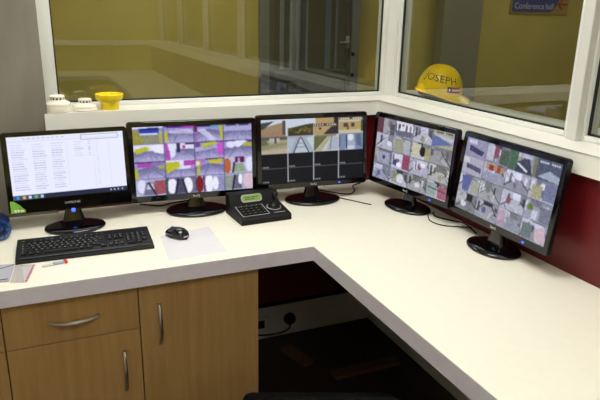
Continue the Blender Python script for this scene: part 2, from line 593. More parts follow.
# ------------------------------------------------------------------ screens (painted pictures)
class Pic:
    def __init__(s, img):
        s.img = img
        h, w = img.shape[:2]
        s.U, s.V = np.meshgrid((np.arange(w) + .5) / w, (np.arange(h) + .5) / h)

    def fill(s, m, c, a=1.0):
        s.img[m] = s.img[m] * (1 - a) + np.array(c, float) / 255 * a

    def rect(s, u0, v0, u1, v1, c, a=1.0):
        s.fill((s.U >= u0) & (s.U <= u1) & (s.V >= v0) & (s.V <= v1), c, a)

    def ell(s, u, v, ru, rv, c, a=1.0):
        s.fill(((s.U - u) / ru) ** 2 + ((s.V - v) / rv) ** 2 < 1, c, a)

    def poly(s, pts, c, a=1.0):
        m = np.zeros(s.U.shape, bool)
        n = len(pts)
        for i in range(n):
            (x0, y0), (x1, y1) = pts[i], pts[(i + 1) % n]
            if y0 == y1:
                continue
            cond = (s.V >= min(y0, y1)) & (s.V < max(y0, y1))
            m ^= cond & (s.U < x0 + (s.V - y0) * (x1 - x0) / (y1 - y0))
        s.fill(m, c, a)

    def line(s, a, b, w, c, al=1.0):
        a, b = np.array(a), np.array(b)
        d = b - a
        L2 = d @ d + 1e-9
        t = np.clip(((s.U - a[0]) * d[0] + (s.V - a[1]) * d[1]) / L2, 0, 1)
        s.fill((s.U - a[0] - t * d[0]) ** 2 + (s.V - a[1] - t * d[1]) ** 2 < w * w, c, al)

    def cell(s, r, c, nr, nc, u0=0, v0=0, u1=1, v1=1):
        h, w = s.img.shape[:2]
        ys = [int(round((v0 + (v1 - v0) * k / nr) * h)) for k in (r, r + 1)]
        xs = [int(round((u0 + (u1 - u0) * k / nc) * w)) for k in (c, c + 1)]
        return Pic(s.img[ys[0]:ys[1], xs[0]:xs[1]])

    def blur(s, n=1):
        for _ in range(n):
            p = np.pad(s.img, ((1, 1), (1, 1), (0, 0)), 'edge')
            s.img[:] = (p[1:-1, 1:-1] * 4 + p[:-2, 1:-1] + p[2:, 1:-1] + p[1:-1, :-2] + p[1:-1, 2:]) / 8

    def grain(s, rng, a):
        s.img[:] = np.clip(s.img + rng.normal(0, a, s.img.shape[:2])[..., None], 0, 1)


NX, NY = 208, 130
LIL = (158, 154, 214)
LILD = (128, 124, 184)
WHT = (222, 222, 250)
YEL = (204, 204, 40)
MAG = (190, 70, 190)
DRK = (44, 34, 78)


def stamp(c, u0=0.12, u1=0.9, v=0.07, col=(40, 40, 60)):
    n = 9
    for k in range(n):
        if k in (4,):
            continue
        a = u0 + (u1 - u0) * k / n
        c.rect(a, v - 0.05, a + (u1 - u0) / n * 0.75, v + 0.05, col)


def pic_bright():
    rng = np.random.default_rng(5)
    p = Pic(np.ones((NY, NX, 3)) * np.array([.62, .60, .84]))
    C = lambda r, c: p.cell(r, c, 4, 4)
    for r in range(4):
        for c in range(4):
            q = C(r, c)
            q.rect(0, 0, 1, 1, LIL)
            for k in range(7):
                g = 118 + 9 * k
                q.poly([(0, .5 + .07 * k), (.5, .26 + .09 * k), (1, .42 + .08 * k), (1, 1.01), (0, 1.01)], (g, g - 3, g + 44))
            for k in range(5):
                a = rng.uniform(0, 1)
                q.line((.5 + (a - .5) * .3, .4), (.5 + (a - .5) * 1.8, 1.0), .012, (96, 92, 150), .5)
            q.rect(0, 0, 1, .06, (60, 56, 96))
    q = C(0, 0); q.rect(0, 0, 1, 1, (150, 152, 120)); q.rect(0, 0, 1, .14, WHT); q.poly([(.2, .1), (.85, .05), (.9, .42), (.25, .4)], (40, 70, 200)); q.rect(.1, .38, .8, .46, WHT); q.rect(.3, .12, .85, .18, DRK); q.poly([(0, .3), (.2, .3), (.35, 1.01), (0, 1.01)], (166, 162, 60)); q.rect(.85, .1, 1, .95, (150, 150, 190)); q.line((.9, .35), (.9, .95), .03, YEL)
    q = C(0, 1); q.rect(.1, .0, .9, .12, (90, 40, 140)); q.rect(.6, .05, 1, .2, MAG); q.poly([(0, .35), (.12, .3), (.14, .95), (0, .95)], YEL); q.poly([(.2, .3), (.8, .2), (1, .35), (1, .5), (.2, .45)], WHT, .6)
    q = C(0, 2); q.rect(.0, 0, .6, .13, DRK); q.rect(0, .05, .12, .4, (130, 30, 90)); q.rect(.55, .05, .85, .2, (90, 170, 210)); q.poly([(.86, .1), (.98, .05), (1, .9), (.9, .9)], YEL); q.poly([(.1, .3), (.35, .25), (.8, .9), (.55, .95)], WHT, .7); q.rect(0, .6, .1, .95, MAG, .5)
    q = C(0, 3); q.rect(0, .2, 1, .45, (176, 172, 222)); stamp(q)
    q = C(1, 0); q.rect(0, 0, 1, .4, WHT); q.poly([(.02, .28), (.5, .12), (.55, .3), (.1, .58)], YEL); q.poly([(.4, .1), (1, .1), (1, .6), (.7, .5)], (232, 232, 250))
    q = C(1, 1); q.rect(0, 0, 1, .35, WHT); q.poly([(0, .05), (.1, .02), (.2, .95), (.05, .98)], MAG); q.poly([(.14, .1), (.36, .02), (.36, .7), (.2, .9)], WHT); q.rect(.4, .0, .52, .55, (60, 60, 100)); q.rect(.6, .15, .7, .32, (200, 70, 130)); q.rect(.7, .02, 1, .12, (60, 60, 90))
    q = C(1, 2); q.rect(0, 0, .2, .3, (120, 80, 160)); q.poly([(.25, .12), (.75, .0), (.75, .2), (.25, .34)], YEL); q.ell(.9, .45, .15, .4, (214, 80, 214)); q.poly([(0, .4), (.7, .26), (.8, .4), (0, .6)], WHT, .5)
    q = C(1, 3); q.ell(.25, .25, .16, .2, WHT); q.ell(.5, .22, .16, .2, WHT); q.ell(.68, .12, .1, .14, WHT); q.rect(.7, .18, 1, .4, (190, 190, 50)); q.rect(.85, .0, 1, .15, (90, 80, 130))
    q = C(2, 0); q.rect(.1, .05, .55, .3, MAG); q.rect(.55, .02, .95, .3, (140, 120, 190)); q.poly([(.75, .25), (1, .25), (1, .45), (.8, .42)], YEL, .7); q.poly([(0, .4), (.1, .4), (.12, 1), (0, 1)], YEL)
    q = C(2, 1); q.rect(0, 0, 1, .5, WHT); q.poly([(0, .1), (.45, .08), (.5, .4), (.05, .75)], (206, 206, 30)); q.rect(.62, .02, 1, .32, MAG); q.rect(.85, .3, 1, .5, (210, 120, 210))
    q = C(2, 2); q.rect(0, .0, .35, .2, (190, 110, 190)); q.poly([(.45, .1), (.95, .02), (.9, .34), (.5, .3)], (220, 200, 50)); q.poly([(.1, .1), (.18, .1), (.14, .95), (.04, .95)], YEL); q.ell(.05, .25, .1, .14, (230, 225, 200))
    q = C(2, 3); q.rect(0, 0, 1, 1, (190, 190, 224)); q.ell(.1, .5, .14, .45, (214, 106, 50)); q.rect(.38, 0, .72, .32, (110, 36, 90)); q.rect(.48, .05, .56, .32, (190, 160, 200)); q.poly([(.38, .4), (.66, .38), (.78, .9), (.3, .92)], (150, 176, 140)); q.ell(.9, .45, .14, .42, (220, 226, 246)); q.poly([(.32, .3), (.4, .3), (.32, .95), (.26, .95)], (70, 60, 90))
    q = C(3, 0); q.rect(0, 0, 1, 1, (176, 178, 214)); q.ell(.2, .4, .14, .4, WHT); q.poly([(.34, .2), (.6, .2), (.72, .95), (.24, .95)], (120, 120, 150)); q.poly([(.4, .25), (.56, .25), (.62, .6), (.34, .6)], (214, 206, 220)); q.rect(.62, .1, 1, .9, (176, 86, 96)); q.line((.42, .2), (.66, .95), .03, (50, 44, 70))
    q = C(3, 1); q.rect(0, 0, 1, 1, (120, 120, 150)); q.ell(.2, .5, .17, .45, (236, 236, 250)); q.ell(.72, .5, .17, .48, (240, 240, 252)); q.poly([(.4, .1), (.55, .1), (.66, .95), (.3, .95)], (90, 88, 116)); q.line((.4, .1), (.3, .95), .03, (40, 36, 60)); q.line((.55, .1), (.68, .95), .03, (40, 36, 60)); q.rect(0, .0, .06, 1, (40, 90, 70))
    q = C(3, 2); q.rect(0, 0, 1, 1, (170, 168, 210)); q.ell(.12, .5, .14, .5, (150, 40, 40)); q.ell(.45, .5, .14, .55, (238, 238, 252)); q.poly([(.6, .1), (.95, .1), (1, .9), (.7, .9)], (150, 146, 196)); q.ell(.68, .5, .1, .42, (236, 236, 250)); q.line((.28, .05), (.3, .95), .025, (90, 50, 80))
    q = C(3, 3); q.rect(0, 0, 1, 1, (176, 180, 200)); q.rect(0, .1, .3, .95, (150, 162, 150)); q.poly([(.4, .05), (.52, .05), (.62, .95), (.32, .95)], (110, 110, 140)); q.line((.36, .1), (.28, .95), .03, (40, 40, 50)); q.ell(.86, .45, .2, .5, (224, 190, 206)); q.ell(.55, .35, .07, .32, (240, 240, 250))
    for r in range(1, 4):
        p.rect(0, r / 4 - .003, 1, r / 4 + .003, (92, 88, 140), .8)
    for c in range(1, 4):
        p.rect(c / 4 - .0028, 0, c / 4 + .0028, 1, (92, 88, 140), .8)
    p.grain(rng, .05)
    p.blur(3)
    lum = p.img.mean(-1, keepdims=True)
    p.img[:] = np.clip(((p.img * .74 + lum * .26 * np.array([.98, .97, 1.08])) - .5) * 1.12 + .46, 0, 1)
    return p.img


def pic_black():
    rng = np.random.default_rng(6)
    p = Pic(np.ones((NY, NX, 3)) * np.array([.075, .08, .095]))
    V1 = .53
    C = lambda r, c: p.cell(r, c, 2, 4, 0, 0, 1, V1)
    q = C(0, 0); q.rect(0, 0, 1, 1, (168, 140, 96)); q.poly([(0, 0), (1, 0), (1, .12), (0, .5)], (206, 220, 236)); q.poly([(0, .2), (.5, .1), (.05, .6), (0, .6)], (66, 70, 76)); q.poly([(.5, .7), (1, .5), (1, 1.01), (0, 1.01), (0, .8)], (176, 130, 90)); q.rect(.8, .1, .93, .9, (90, 74, 70)); q.rect(.93, 0, 1, 1, (206, 220, 240))
    q = C(0, 1); q.rect(0, 0, 1, 1, (206, 218, 240)); q.poly([(0, .55), (.3, .48), (.6, .38), (1, .3), (1, 1.01), (0, 1.01)], (74, 70, 34))
    for k in range(46):
        q.ell(rng.uniform(0, 1), rng.uniform(.52, .85), .05, .07, [(150, 120, 40), (60, 70, 30), (120, 60, 30), (96, 100, 40)][k % 4])
    q.rect(0, .85, 1, 1, (70, 60, 40))
    q = C(0, 2); q.rect(0, 0, 1, 1, (190, 160, 100)); q.rect(0, 0, .08, .4, (220, 220, 210)); q.rect(.8, 0, 1, .5, (60, 40, 40)); q.rect(.1, .05, .55, .3, (206, 160, 80)); q.rect(0, .36, 1, .5, (70, 60, 60)); stamp(q, .03, .9, .43, (214, 214, 200)); q.rect(.15, .52, .5, .8, (200, 170, 90)); q.rect(.22, .58, .3, .7, (70, 50, 40)); q.poly([(.4, 1), (.7, .55), (1, .5), (1, 1)], (60, 46, 52))
    q = C(0, 3); q.rect(0, 0, 1, 1, (196, 166, 90)); q.rect(0, 0, 1, .16, (90, 74, 50)); stamp(q, .05, .95, .1, (226, 220, 200)); q.rect(0, .2, 1, .3, (200, 200, 190)); q.rect(.2, .38, .36, .62, (70, 66, 90)); q.rect(.5, .38, .64, .62, (70, 60, 80)); q.rect(.33, .5, .4, .85, (160, 60, 50)); q.rect(0, .8, 1, 1, (214, 200, 160)); q.rect(.9, .2, 1, .9, (90, 70, 50))
    q = C(1, 0); q.rect(0, 0, 1, 1, (176, 164, 118)); q.rect(0, 0, 1, .2, (90, 90, 90)); q.rect(.3, .1, .7, .32, (190, 190, 180)); q.rect(.5, .05, .58, .4, (80, 80, 76)); q.poly([(0, .5), (1, .35), (1, .5), (0, .75)], (150, 148, 104)); q.poly([(0, .8), (1, .7), (1, 1.01), (0, 1.01)], (196, 182, 150)); q.poly([(0, .2), (.2, .2), (.3, .45), (0, .5)], (110, 112, 80))
    q = C(1, 1); q.rect(0, 0, 1, 1, (160, 176, 200)); q.poly([(.45, .12), (.56, .12), (.9, 1.01), (.2, 1.01)], (190, 204, 220)); q.line((.46, .15), (.22, 1), .02, (60, 66, 90)); q.line((.54, .15), (.82, 1), .02, (60, 66, 90)); q.line((.4, .45), (.62, .45), .015, (90, 96, 116)); q.line((.34, .66), (.7, .66), .015, (90, 96, 116)); q.ell(.5, .13, .06, .06, (190, 90, 80)); q.poly([(0, .1), (.3, .2), (.1, 1), (0, 1)], (176, 192, 214)); q.poly([(.7, .15), (1, .05), (1, .9)], (196, 212, 230))
    q = C(1, 2); q.rect(0, 0, 1, 1, (200, 206, 206)); q.poly([(.02, .1), (.6, .05), (.05, .95), (0, .95)], (110, 114, 60)); q.poly([(.6, .1), (.72, .1), (.3, 1), (.06, 1)], (186, 176, 130)); q.poly([(.7, .1), (1, .2), (1, .9), (.5, .95)], (176, 184, 206)); q.line((.72, .1), (.66, .9), .02, (120, 126, 150)); q.rect(.05, .02, .9, .1, (150, 130, 90))
    q = C(1, 3); q.rect(0, 0, 1, 1, (120, 142, 184)); q.poly([(.3, .05), (.62, .05), (.7, 1.01), (.25, 1.01)], (160, 178, 214)); q.ell(.48, .25, .12, .2, (226, 236, 250)); q.rect(.28, .1, .34, .9, (60, 70, 104)); q.poly([(.68, .1), (.9, .05), (.95, .9), (.74, .7)], (90, 108, 150)); q.rect(.0, .1, .08, .8, (90, 100, 130)); q.ell(.5, .85, .16, .12, (200, 214, 236))
    w = .0046
    for c in (1, 2, 3):
        p.rect(c / 4 - w, V1, c / 4 + w, .985, (206, 212, 226))
        p.rect(c / 4 - w * .6, 0, c / 4 + w * .6, V1, (206, 214, 226), .6)
    p.rect(0, .755, 1, .765, (124, 130, 140))
    p.rect(0, V1 / 2 - .003, 1, V1 / 2 + .003, (150, 150, 150), .5)
    for c in range(4):
        for v in (.735, .965):
            for k in range(5):
                p.rect(c / 4 + .012 + k * .012, v - .012, c / 4 + .021 + k * .012, v + .012, (150, 154, 164))
    p.grain(rng, .025)
    p.blur(2)
    lum = p.img.mean(-1, keepdims=True)
    p.img[:] = (p.img * .72 + lum * .28) * .95
    return p.img


def pic_rooms(seed, specials):
    rng = np.random.default_rng(seed)
    p = Pic(np.ones((NY, NX, 3)) * .5)
    for r in range(4):
        for c in range(4):
            q = p.cell(r, c, 4, 4)
            dk = rng.uniform(58, 104)
            tb, ty = rng.uniform(-8, 22), rng.uniform(0, 10)
            T3 = lambda g: (g + ty, g + ty * .8, g + tb)
            q.rect(0, 0, 1, 1, T3(dk))
            vx, vy = rng.uniform(.3, .7), rng.uniform(.22, .45)
            bw_ = rng.uniform(.10, .22)
            q.poly([(0, -.01), (vx - bw_, .02), (vx - bw_, vy), (0, rng.uniform(.7, 1))], T3(rng.uniform(140, 200)))
            q.poly([(1, -.01), (vx + bw_, .02), (vx + bw_, vy), (1, rng.uniform(.7, 1))], T3(rng.uniform(96, 160)))
            q.rect(vx - bw_, .02, vx + bw_, vy, T3(rng.choice([56, 120, 190, 210])))
            q.poly([(vx - bw_, vy), (vx + bw_, vy), (1.35, 1.01), (-.35, 1.01)], T3(rng.uniform(130, 190)))
            for sgn in (-1, 1):
                q.line((vx + sgn * bw_, vy), (vx + sgn * (bw_ + .55), 1), .022, T3(50), .8)
            for k in range(3):
                sg_ = rng.choice([-1, 1])
                a = rng.uniform(.25, .9)
                x = vx + sg_ * (bw_ + (.5 - bw_) * a)
                q.poly([(x, .1 + .1 * (1 - a)), (x + .09, .12 + .1 * (1 - a)), (x + .09, .45 + .3 * a), (x, .45 + .3 * a)], T3(rng.choice([60, 90, 214])), .8)
            for k in range(5):
                a, b = rng.uniform(0, .9, 2)
                q.line((a, b), (a + rng.uniform(-.25, .25), b + rng.uniform(.1, .4)), .016, T3(rng.choice([54, 225, 90])), .7)
            if rng.random() < .5:
                cc = [(160, 154, 70), (70, 84, 150), (150, 70, 70), (96, 126, 96), (176, 160, 100)][rng.integers(5)]
                q.ell(rng.uniform(.2, .8), rng.uniform(.3, .8), .10, .18, cc, .8)
            if rng.random() < .4:
                q.ell(rng.uniform(.2, .8), rng.uniform(.3, .8), .14, .16, T3(218), .9)
    C = lambda r, c: p.cell(r, c, 4, 4)
    specials(p, C)
    for k in range(1, 4):
        p.rect(0, k / 4 - .004, 1, k / 4 + .004, (116, 116, 122), .7)
        p.rect(k / 4 - .003, 0, k / 4 + .003, 1, (116, 116, 122), .7)
    p.grain(rng, .06)
    p.blur(2)
    lum = p.img.mean(-1, keepdims=True)
    p.img[:] = np.clip(((p.img * .60 + lum * .40) * np.array([.96, .965, 1.02]) - .45) * 1.12 + .44, 0, 1)
    return p.img


def sp4(p, C):
    q = C(0, 0); q.rect(0, 0, .35, 1, (120, 60, 70)); q.rect(.35, 0, .6, .8, (170, 166, 160)); q.rect(.75, .3, 1, 1, (90, 92, 100))
    q = C(0, 1); q.rect(.05, 0, .95, .2, (205, 205, 214)); [q.rect(.1 + .2 * k, .15, .18 + .2 * k, .6, (226, 226, 232)) for k in range(5)]; q.poly([(0, .6), (1, .55), (.9, .9), (.1, .95)], (110, 106, 130))
    q = C(0, 3); q.rect(0, 0, 1, 1, (178, 176, 130)); q.poly([(0, .3), (1, .7), (0, 1)], (90, 110, 178)); q.poly([(.0, .25), (1, .35), (.9, .6)], (180, 186, 214)); stamp(q, .15, .95, .12, (70, 74, 84))
    q = C(1, 2); q.poly([(.05, .1), (.5, .1), (.5, .9), (.05, .9)], (206, 200, 150)); q.ell(.6, .5, .15, .3, (50, 46, 50)); q.rect(.72, .2, 1, 1, (190, 176, 90), .8)
    q = C(1, 1); q.rect(.05, .1, .55, .95, (166, 162, 120)); q.rect(.6, .1, .95, .9, (176, 174, 180))
    q = C(2, 1); q.rect(.62, .0, 1, .9, (176, 66, 92)); q.rect(.1, .45, .3, .8, (60, 70, 150)); q.ell(.45, .7, .12, .16, (230, 232, 240)); q.rect(.15, .1, .6, .35, (206, 206, 214))
    q = C(3, 3); q.rect(.55, .2, 1, .95, (186, 90, 110)); q.rect(0, .1, .5, .9, (150, 170, 156)); q.line((.1, .4), (.9, .5), .03, (70, 80, 80))
    q = C(2, 0); q.rect(.2, .15, .9, .9, (176, 172, 190), .7); q.ell(.55, .5, .08, .14, (60, 70, 150)); q.rect(0, .1, .2, .6, (190, 180, 110), .6)
    q = C(3, 1); q.rect(.15, .2, .75, .9, (150, 160, 100), .7); q.ell(.6, .55, .2, .3, (214, 212, 206))


def sp5(p, C):
    q = C(0, 0); q.rect(0, 0, 1, 1, (150, 144, 176)); q.poly([(.2, .4), (.9, .6), (.8, .85), (.2, .7)], (70, 66, 110)); q.rect(.1, .1, .5, .3, (200, 198, 214))
    q = C(0, 1); q.rect(.0, .1, .35, .9, (186, 182, 196)); q.rect(.35, .1, .55, .7, (160, 70, 100)); q.rect(.62, .15, 1, .95, (84, 110, 84))
    q = C(0, 2); q.rect(0, .0, .35, 1, (76, 120, 84)); q.poly([(.35, .5), (.8, .2), (1, 1), (.3, 1)], (70, 76, 96)); q.line((.4, .6), (.75, .85), .05, (214, 216, 220)); q.rect(.5, .05, .9, .25, (176, 184, 200))
    q = C(0, 3); q.rect(0, 0, .12, 1, (130, 140, 70)); q.rect(.12, 0, 1, 1, (84, 92, 118)); q.poly([(.2, .9), (.6, .5), (1, .7), (1, 1)], (160, 172, 190)); stamp(q, .2, .95, .16, (210, 212, 216))
    q = C(1, 0); q.rect(0, 0, 1, 1, (176, 172, 180)); q.poly([(.2, .4), (.9, .5), (.9, .75), (.2, .65)], (90, 84, 120)); q.rect(0, .1, .3, .4, (206, 204, 190))
    q = C(1, 1); q.rect(.1, .05, .9, .35, (190, 150, 90)); q.rect(.25, .1, .45, .4, (176, 50, 50)); q.rect(.6, .1, .75, .4, (196, 60, 60)); q.rect(.05, .5, .8, .9, (150, 156, 176))
    q = C(1, 3); q.rect(.1, .3, .5, .95, (176, 172, 96), .8); q.rect(.55, .1, 1, .9, (116, 124, 160))
    q = C(2, 0); q.poly([(.1, .1), (.6, .0), (.5, .9), (.2, .9)], (90, 104, 170)); q.rect(.6, .2, 1, .9, (170, 170, 140))
    q = C(2, 3); q.ell(.2, .4, .12, .16, (110, 150, 40)); q.rect(.6, .2, 1, .95, (120, 124, 140)); q.rect(.3, .5, .5, .9, (200, 200, 210))
    q = C(3, 2); q.rect(0, .1, .35, .95, (190, 150, 170), .8); q.rect(.4, .3, .9, .9, (140, 150, 160))
    q = C(3, 3); q.poly([(.55, .3), (.9, .1), (1, .9), (.6, .95)], (206, 176, 176)); q.rect(.05, .2, .45, .9, (110, 130, 120))


def pic_sheet():
    rng = np.random.default_rng(3)
    p = Pic(np.ones((NY, NX, 3)) * np.array([.90, .905, .985]))
    p.rect(0, 0, 1, .075, (226, 230, 246))
    p.rect(0, .08, 1, .088, (200, 206, 226))
    for k in range(9):
        p.rect(.13 + .04 * k, .03, .155 + .04 * k, .045, (170, 180, 206), .7)
    u0 = .62
    for a, b, c, d in ((u0, .02, .95, .028), (u0, .10, .95, .108), (u0, .02, u0 + .006, .108), (.945, .02, .95, .108)):
        p.rect(a, b, c, d, (140, 146, 160))
    for r in range(20):
        v = .13 + r * .037
        for u, w in ((.03, .13), (.2, .12), (.36, .11)):
            ww = w * rng.uniform(.7, 1)
            n = 6
            for k in range(n):
                a = u + ww * k / n
                p.rect(a, v, a + ww / n * .8, v + .012, (168, 173, 202), .8)
        if r < 7:
            p.rect(.56, v, .56 + rng.uniform(.05, .08), v + .01, (176, 180, 200), .7)
            p.rect(.68, v, .70, v + .01, (150, 154, 176), .7)
        p.rect(.75, v, .765, v + .01, (190, 194, 214), .8)
    for u in (.49, .72, .86):
        p.rect(u, .1, u + .004, .92, (206, 212, 234), .7)
    p.rect(0, .925, 1, 1, (36, 42, 66))
    p.rect(0, .925, .26, 1, (70, 80, 106))
    for k, c in enumerate(((60, 140, 220), (220, 180, 60), (210, 214, 224), (90, 180, 90), (190, 196, 214))):
        p.rect(.03 + .05 * k, .94, .055 + .05 * k, .985, c)
    for k in range(4):
        p.rect(.84 + .035 * k, .95, .855 + .035 * k, .975, (200, 206, 226), .8)
    p.blur(1)
    return p.img


def screen_mat(name, s):
    m = bpy.data.materials.new(name)
    m.use_nodes = True
    nt = m.node_tree
    p = nt.nodes['Principled BSDF']
    p.inputs['Base Color'].default_value = (0.006, 0.006, 0.008, 1)
    p.inputs['Roughness'].default_value = 0.35
    p.inputs['Specular IOR Level'].default_value = 0.1
    a = nt.nodes.new('ShaderNodeAttribute')
    a.attribute_name = 'Col'
    nt.links.new(a.outputs['Color'], p.inputs['Emission Color'])
    p.inputs['Emission Strength'].default_value = s
    return m


M_screen_a = screen_mat('lit_screen', 1.0)
M_screen_w = screen_mat('lit_screen_sheet', 1.1)


def screen_obj(img, w, h, m, parent, M):
    ny, nx = img.shape[:2]
    xs = (np.arange(nx) / (nx - 1) - .5) * w
    zs = (1 - np.arange(ny) / (ny - 1)) * h
    X, Z = np.meshgrid(xs, zs)
    co = np.stack([X, np.zeros_like(X), Z], -1).reshape(-1, 3)
    idx = np.arange(nx * ny).reshape(ny, nx)
    f = np.stack([idx[:-1, :-1], idx[1:, :-1], idx[1:, 1:], idx[:-1, 1:]], -1).reshape(-1, 4)
    me = bpy.data.meshes.new('screen')
    me.from_pydata(co.tolist(), [], f.tolist())
    at = me.color_attributes.new('Col', 'FLOAT_COLOR', 'POINT')
    s = np.clip(img.reshape(-1, 3), 0, 1)
    l = np.where(s <= 0.04045, s / 12.92, ((s + .055) / 1.055) ** 2.4)
    at.data.foreach_set('color', np.concatenate([l, np.ones((len(l), 1))], 1).astype(np.float32).ravel())
    me.materials.append(m)
    me.transform(M)
    o = bpy.data.objects.new('screen', me)
    COL.objects.link(o)
    o.parent = parent
    return o


# ------------------------------------------------------------------ monitors
def monitor(label, loc, yaw, W, Hh, zb, tilt, img, m_scr, brand, margins, base_dy=0.01, bw=0.225, bd=0.17, group='flat monitors along the desk'):
    t = thing('monitor', label, 'monitor', (loc[0], loc[1], DZ), yaw, group)
    # panel frame: local x right, z up from the lower edge, y to the back; leaned back by tilt
    P = Matrix.Translation((0, 0, zb)) @ Matrix.Rotation(-tilt, 4, 'X')
    ml, mr, mt, mb = margins
    # housing: rounded slab with bulging back
    bm = bmesh.new()
    c = Hh / 2

    def loop(w, h, r, y, cz=c):
        return [(x, y, z) for x, z in rrect(w, h, r, 5, 0, cz)]
    fr = 0.012
    rows = add_loops(bm, [loop(W, Hh, fr, 0.004), loop(W, Hh, fr, 0.020), loop(W - .012, Hh - .012, .012, .027),
                          loop(W * .74, Hh * .70, .03, .036), loop(W * .62, Hh * .56, .03, .050)], True, True)
    bmesh.ops.transform(bm, matrix=P, verts=bm.verts)
    obj('housing', bm, M_blk, t, smooth=35)
    # bezel ring
    bm = bmesh.new()
    sw, sh = W - ml - mr, Hh - mt - mb
    scx = (ml - mr) / 2
    scz = mb + sh / 2
    o1 = loop(W - .002, Hh - .002, fr - .001, 0.004)
    o2 = loop(W - .005, Hh - .005, fr - .002, 0.0)
    i1 = [(x, 0.0, z) for x, z in rrect(sw + .003, sh + .003, .001, 5, scx, scz)]
    i2 = [(x, 0.003, z) for x, z in rrect(sw, sh, .0005, 5, scx, scz)]
    i3 = [(x, 0.004, z) for x, z in rrect(sw, sh, .0005, 5, scx, scz)]
    add_loops(bm, [o1, o2, i1, i2, i3], False, False)
    bmesh.ops.transform(bm, matrix=P, verts=bm.verts)
    obj('bezel', bm, M_blkgloss, t, smooth=35)
    screen_obj(img, sw, sh, m_scr, t, P @ Matrix.Translation((scx, 0.0025, mb)))
    # logo
    bm = text_bm(brand, 0.0125, 0.0003)
    bmesh.ops.transform(bm, matrix=P @ Matrix.Translation((0, -0.0006, mb * .5)) @ Matrix.Rotation(PI / 2, 4, 'X'), verts=bm.verts)
    obj('logo', bm, M_silver, t)
    # stand
    bm = bmesh.new()
    lathe(bm, [(.97, 0), (1.0, .003), (1.0, .008), (.96, .012), (.75, .0155), (.4, .018)], 56, (0, base_dy, 0), bw / 2, bd / 2)
    obj('stand_base', bm, M_blkgloss, t, smooth=50)
    bm = bmesh.new()
    top = P @ Vector((0, 0.030, 0.05))
    low = Vector((0, max(base_dy, 0.0) + 0.012, .015))
    loops = []
    for k in range(7):
        a = k / 6
        cp = low.lerp(top, a)
        hw = .042 - .014 * min(1, a * 2.2)
        loops.append([(x, cp.y + yy, cp.z) for x, yy in rrect(hw * 2, .026, .009, 4)])
    add_loops(bm, loops)
    obj('stand_neck', bm, M_blkgloss, t, smooth=50)
    return t, P


MG = (.022, .0195, .021, .026)
t1, P1 = monitor('white-lit spreadsheet monitor with a green sticker, leftmost, behind the keyboard', (-1.4769, -0.2017), 0.0223, 0.45, 0.305, 0.0670, 0.1064,
                 pic_sheet(), M_screen_w, 'SAMSUNG', (.020, .016, .017, .052), -0.034, 0.224, 0.17)
t2, P2 = monitor('monitor with a brightly coloured purple camera grid behind the mouse', (-0.988, -0.1913), -0.073, 0.530, 0.330, 0.0530, 0.0677,
                 pic_bright(), M_screen_a, 'BenQ', MG, 0.0, 0.256, 0.190)
t3, P3 = monitor('monitor with its lower half black, right behind the control keypad', (-0.4627, -0.2309), -0.0641, 0.522, 0.327, 0.0650, 0.0779,
                 pic_black(), M_screen_a, 'BenQ', MG, 0.010, 0.256, 0.190)
t4, P4 = monitor('grey camera grid monitor turned sideways, second from the right in the desk corner', (-0.1382, -0.4736), -1.4207, 0.508, 0.3225, 0.0675, 0.0709,
                 pic_rooms(11, sp4), M_screen_a, 'BenQ', MG, 0.02, 0.242, 0.165)
t5, P5 = monitor('grey camera grid monitor at far right, nearest the bare red wall', (-0.1054, -0.9972), -1.584, 0.512, 0.3225, 0.0705, 0.1191,
                 pic_rooms(23, sp5), M_screen_a, 'BenQ', MG, 0.012, 0.225, 0.165)
# power lights
for t, P, x, z in ((t3, P3, .125, .012), (t4, P4, .15, .012), (t5, P5, .15, .012)):
    bm = bx((x - .005, -.002, z - .003), (x + .005, .001, z + .003), .0008)
    bmesh.ops.transform(bm, matrix=P, verts=bm.verts)
    obj('power_light', bm, M_blue_led, t)
bm = bmesh.new()
lathe(bm, [(.006, 0), (.008, .003), (.008, .010), (.005, .013)], 20)
bmesh.ops.transform(bm, matrix=Matrix.Translation((0, -0.004, 0.056)), verts=bm.verts)
obj('power_light', bm, M_blue_led, t1, smooth=40)
# green sticker in the lower left corner
bm = bmesh.new()
prism(bm, [(-.218, .004), (-.168, .004), (-.168, .013), (-.188, .036), (-.206, .050), (-.218, .050)], 0, .0006)
bmesh.ops.transform(bm, matrix=P1 @ Matrix.Translation((0, -.0002, 0)) @ Matrix.Rotation(PI / 2, 4, 'X'), verts=bm.verts)
st = obj('sticker', bm, M_green, t1)
st['label'] = 'green corner sticker'
bm = bmesh.new()
for a, b, c, d in ((-.206, .008, -.199, .017), (-.196, .008, -.189, .017), (-.186, .008, -.174, .015)):
    add_box(bm, (a, -.0012, b), (c, -.0006, d), .0002, 1)
bmesh.ops.transform(bm, matrix=P1, verts=bm.verts)
obj('sticker_print', bm, M_badge_white, st)

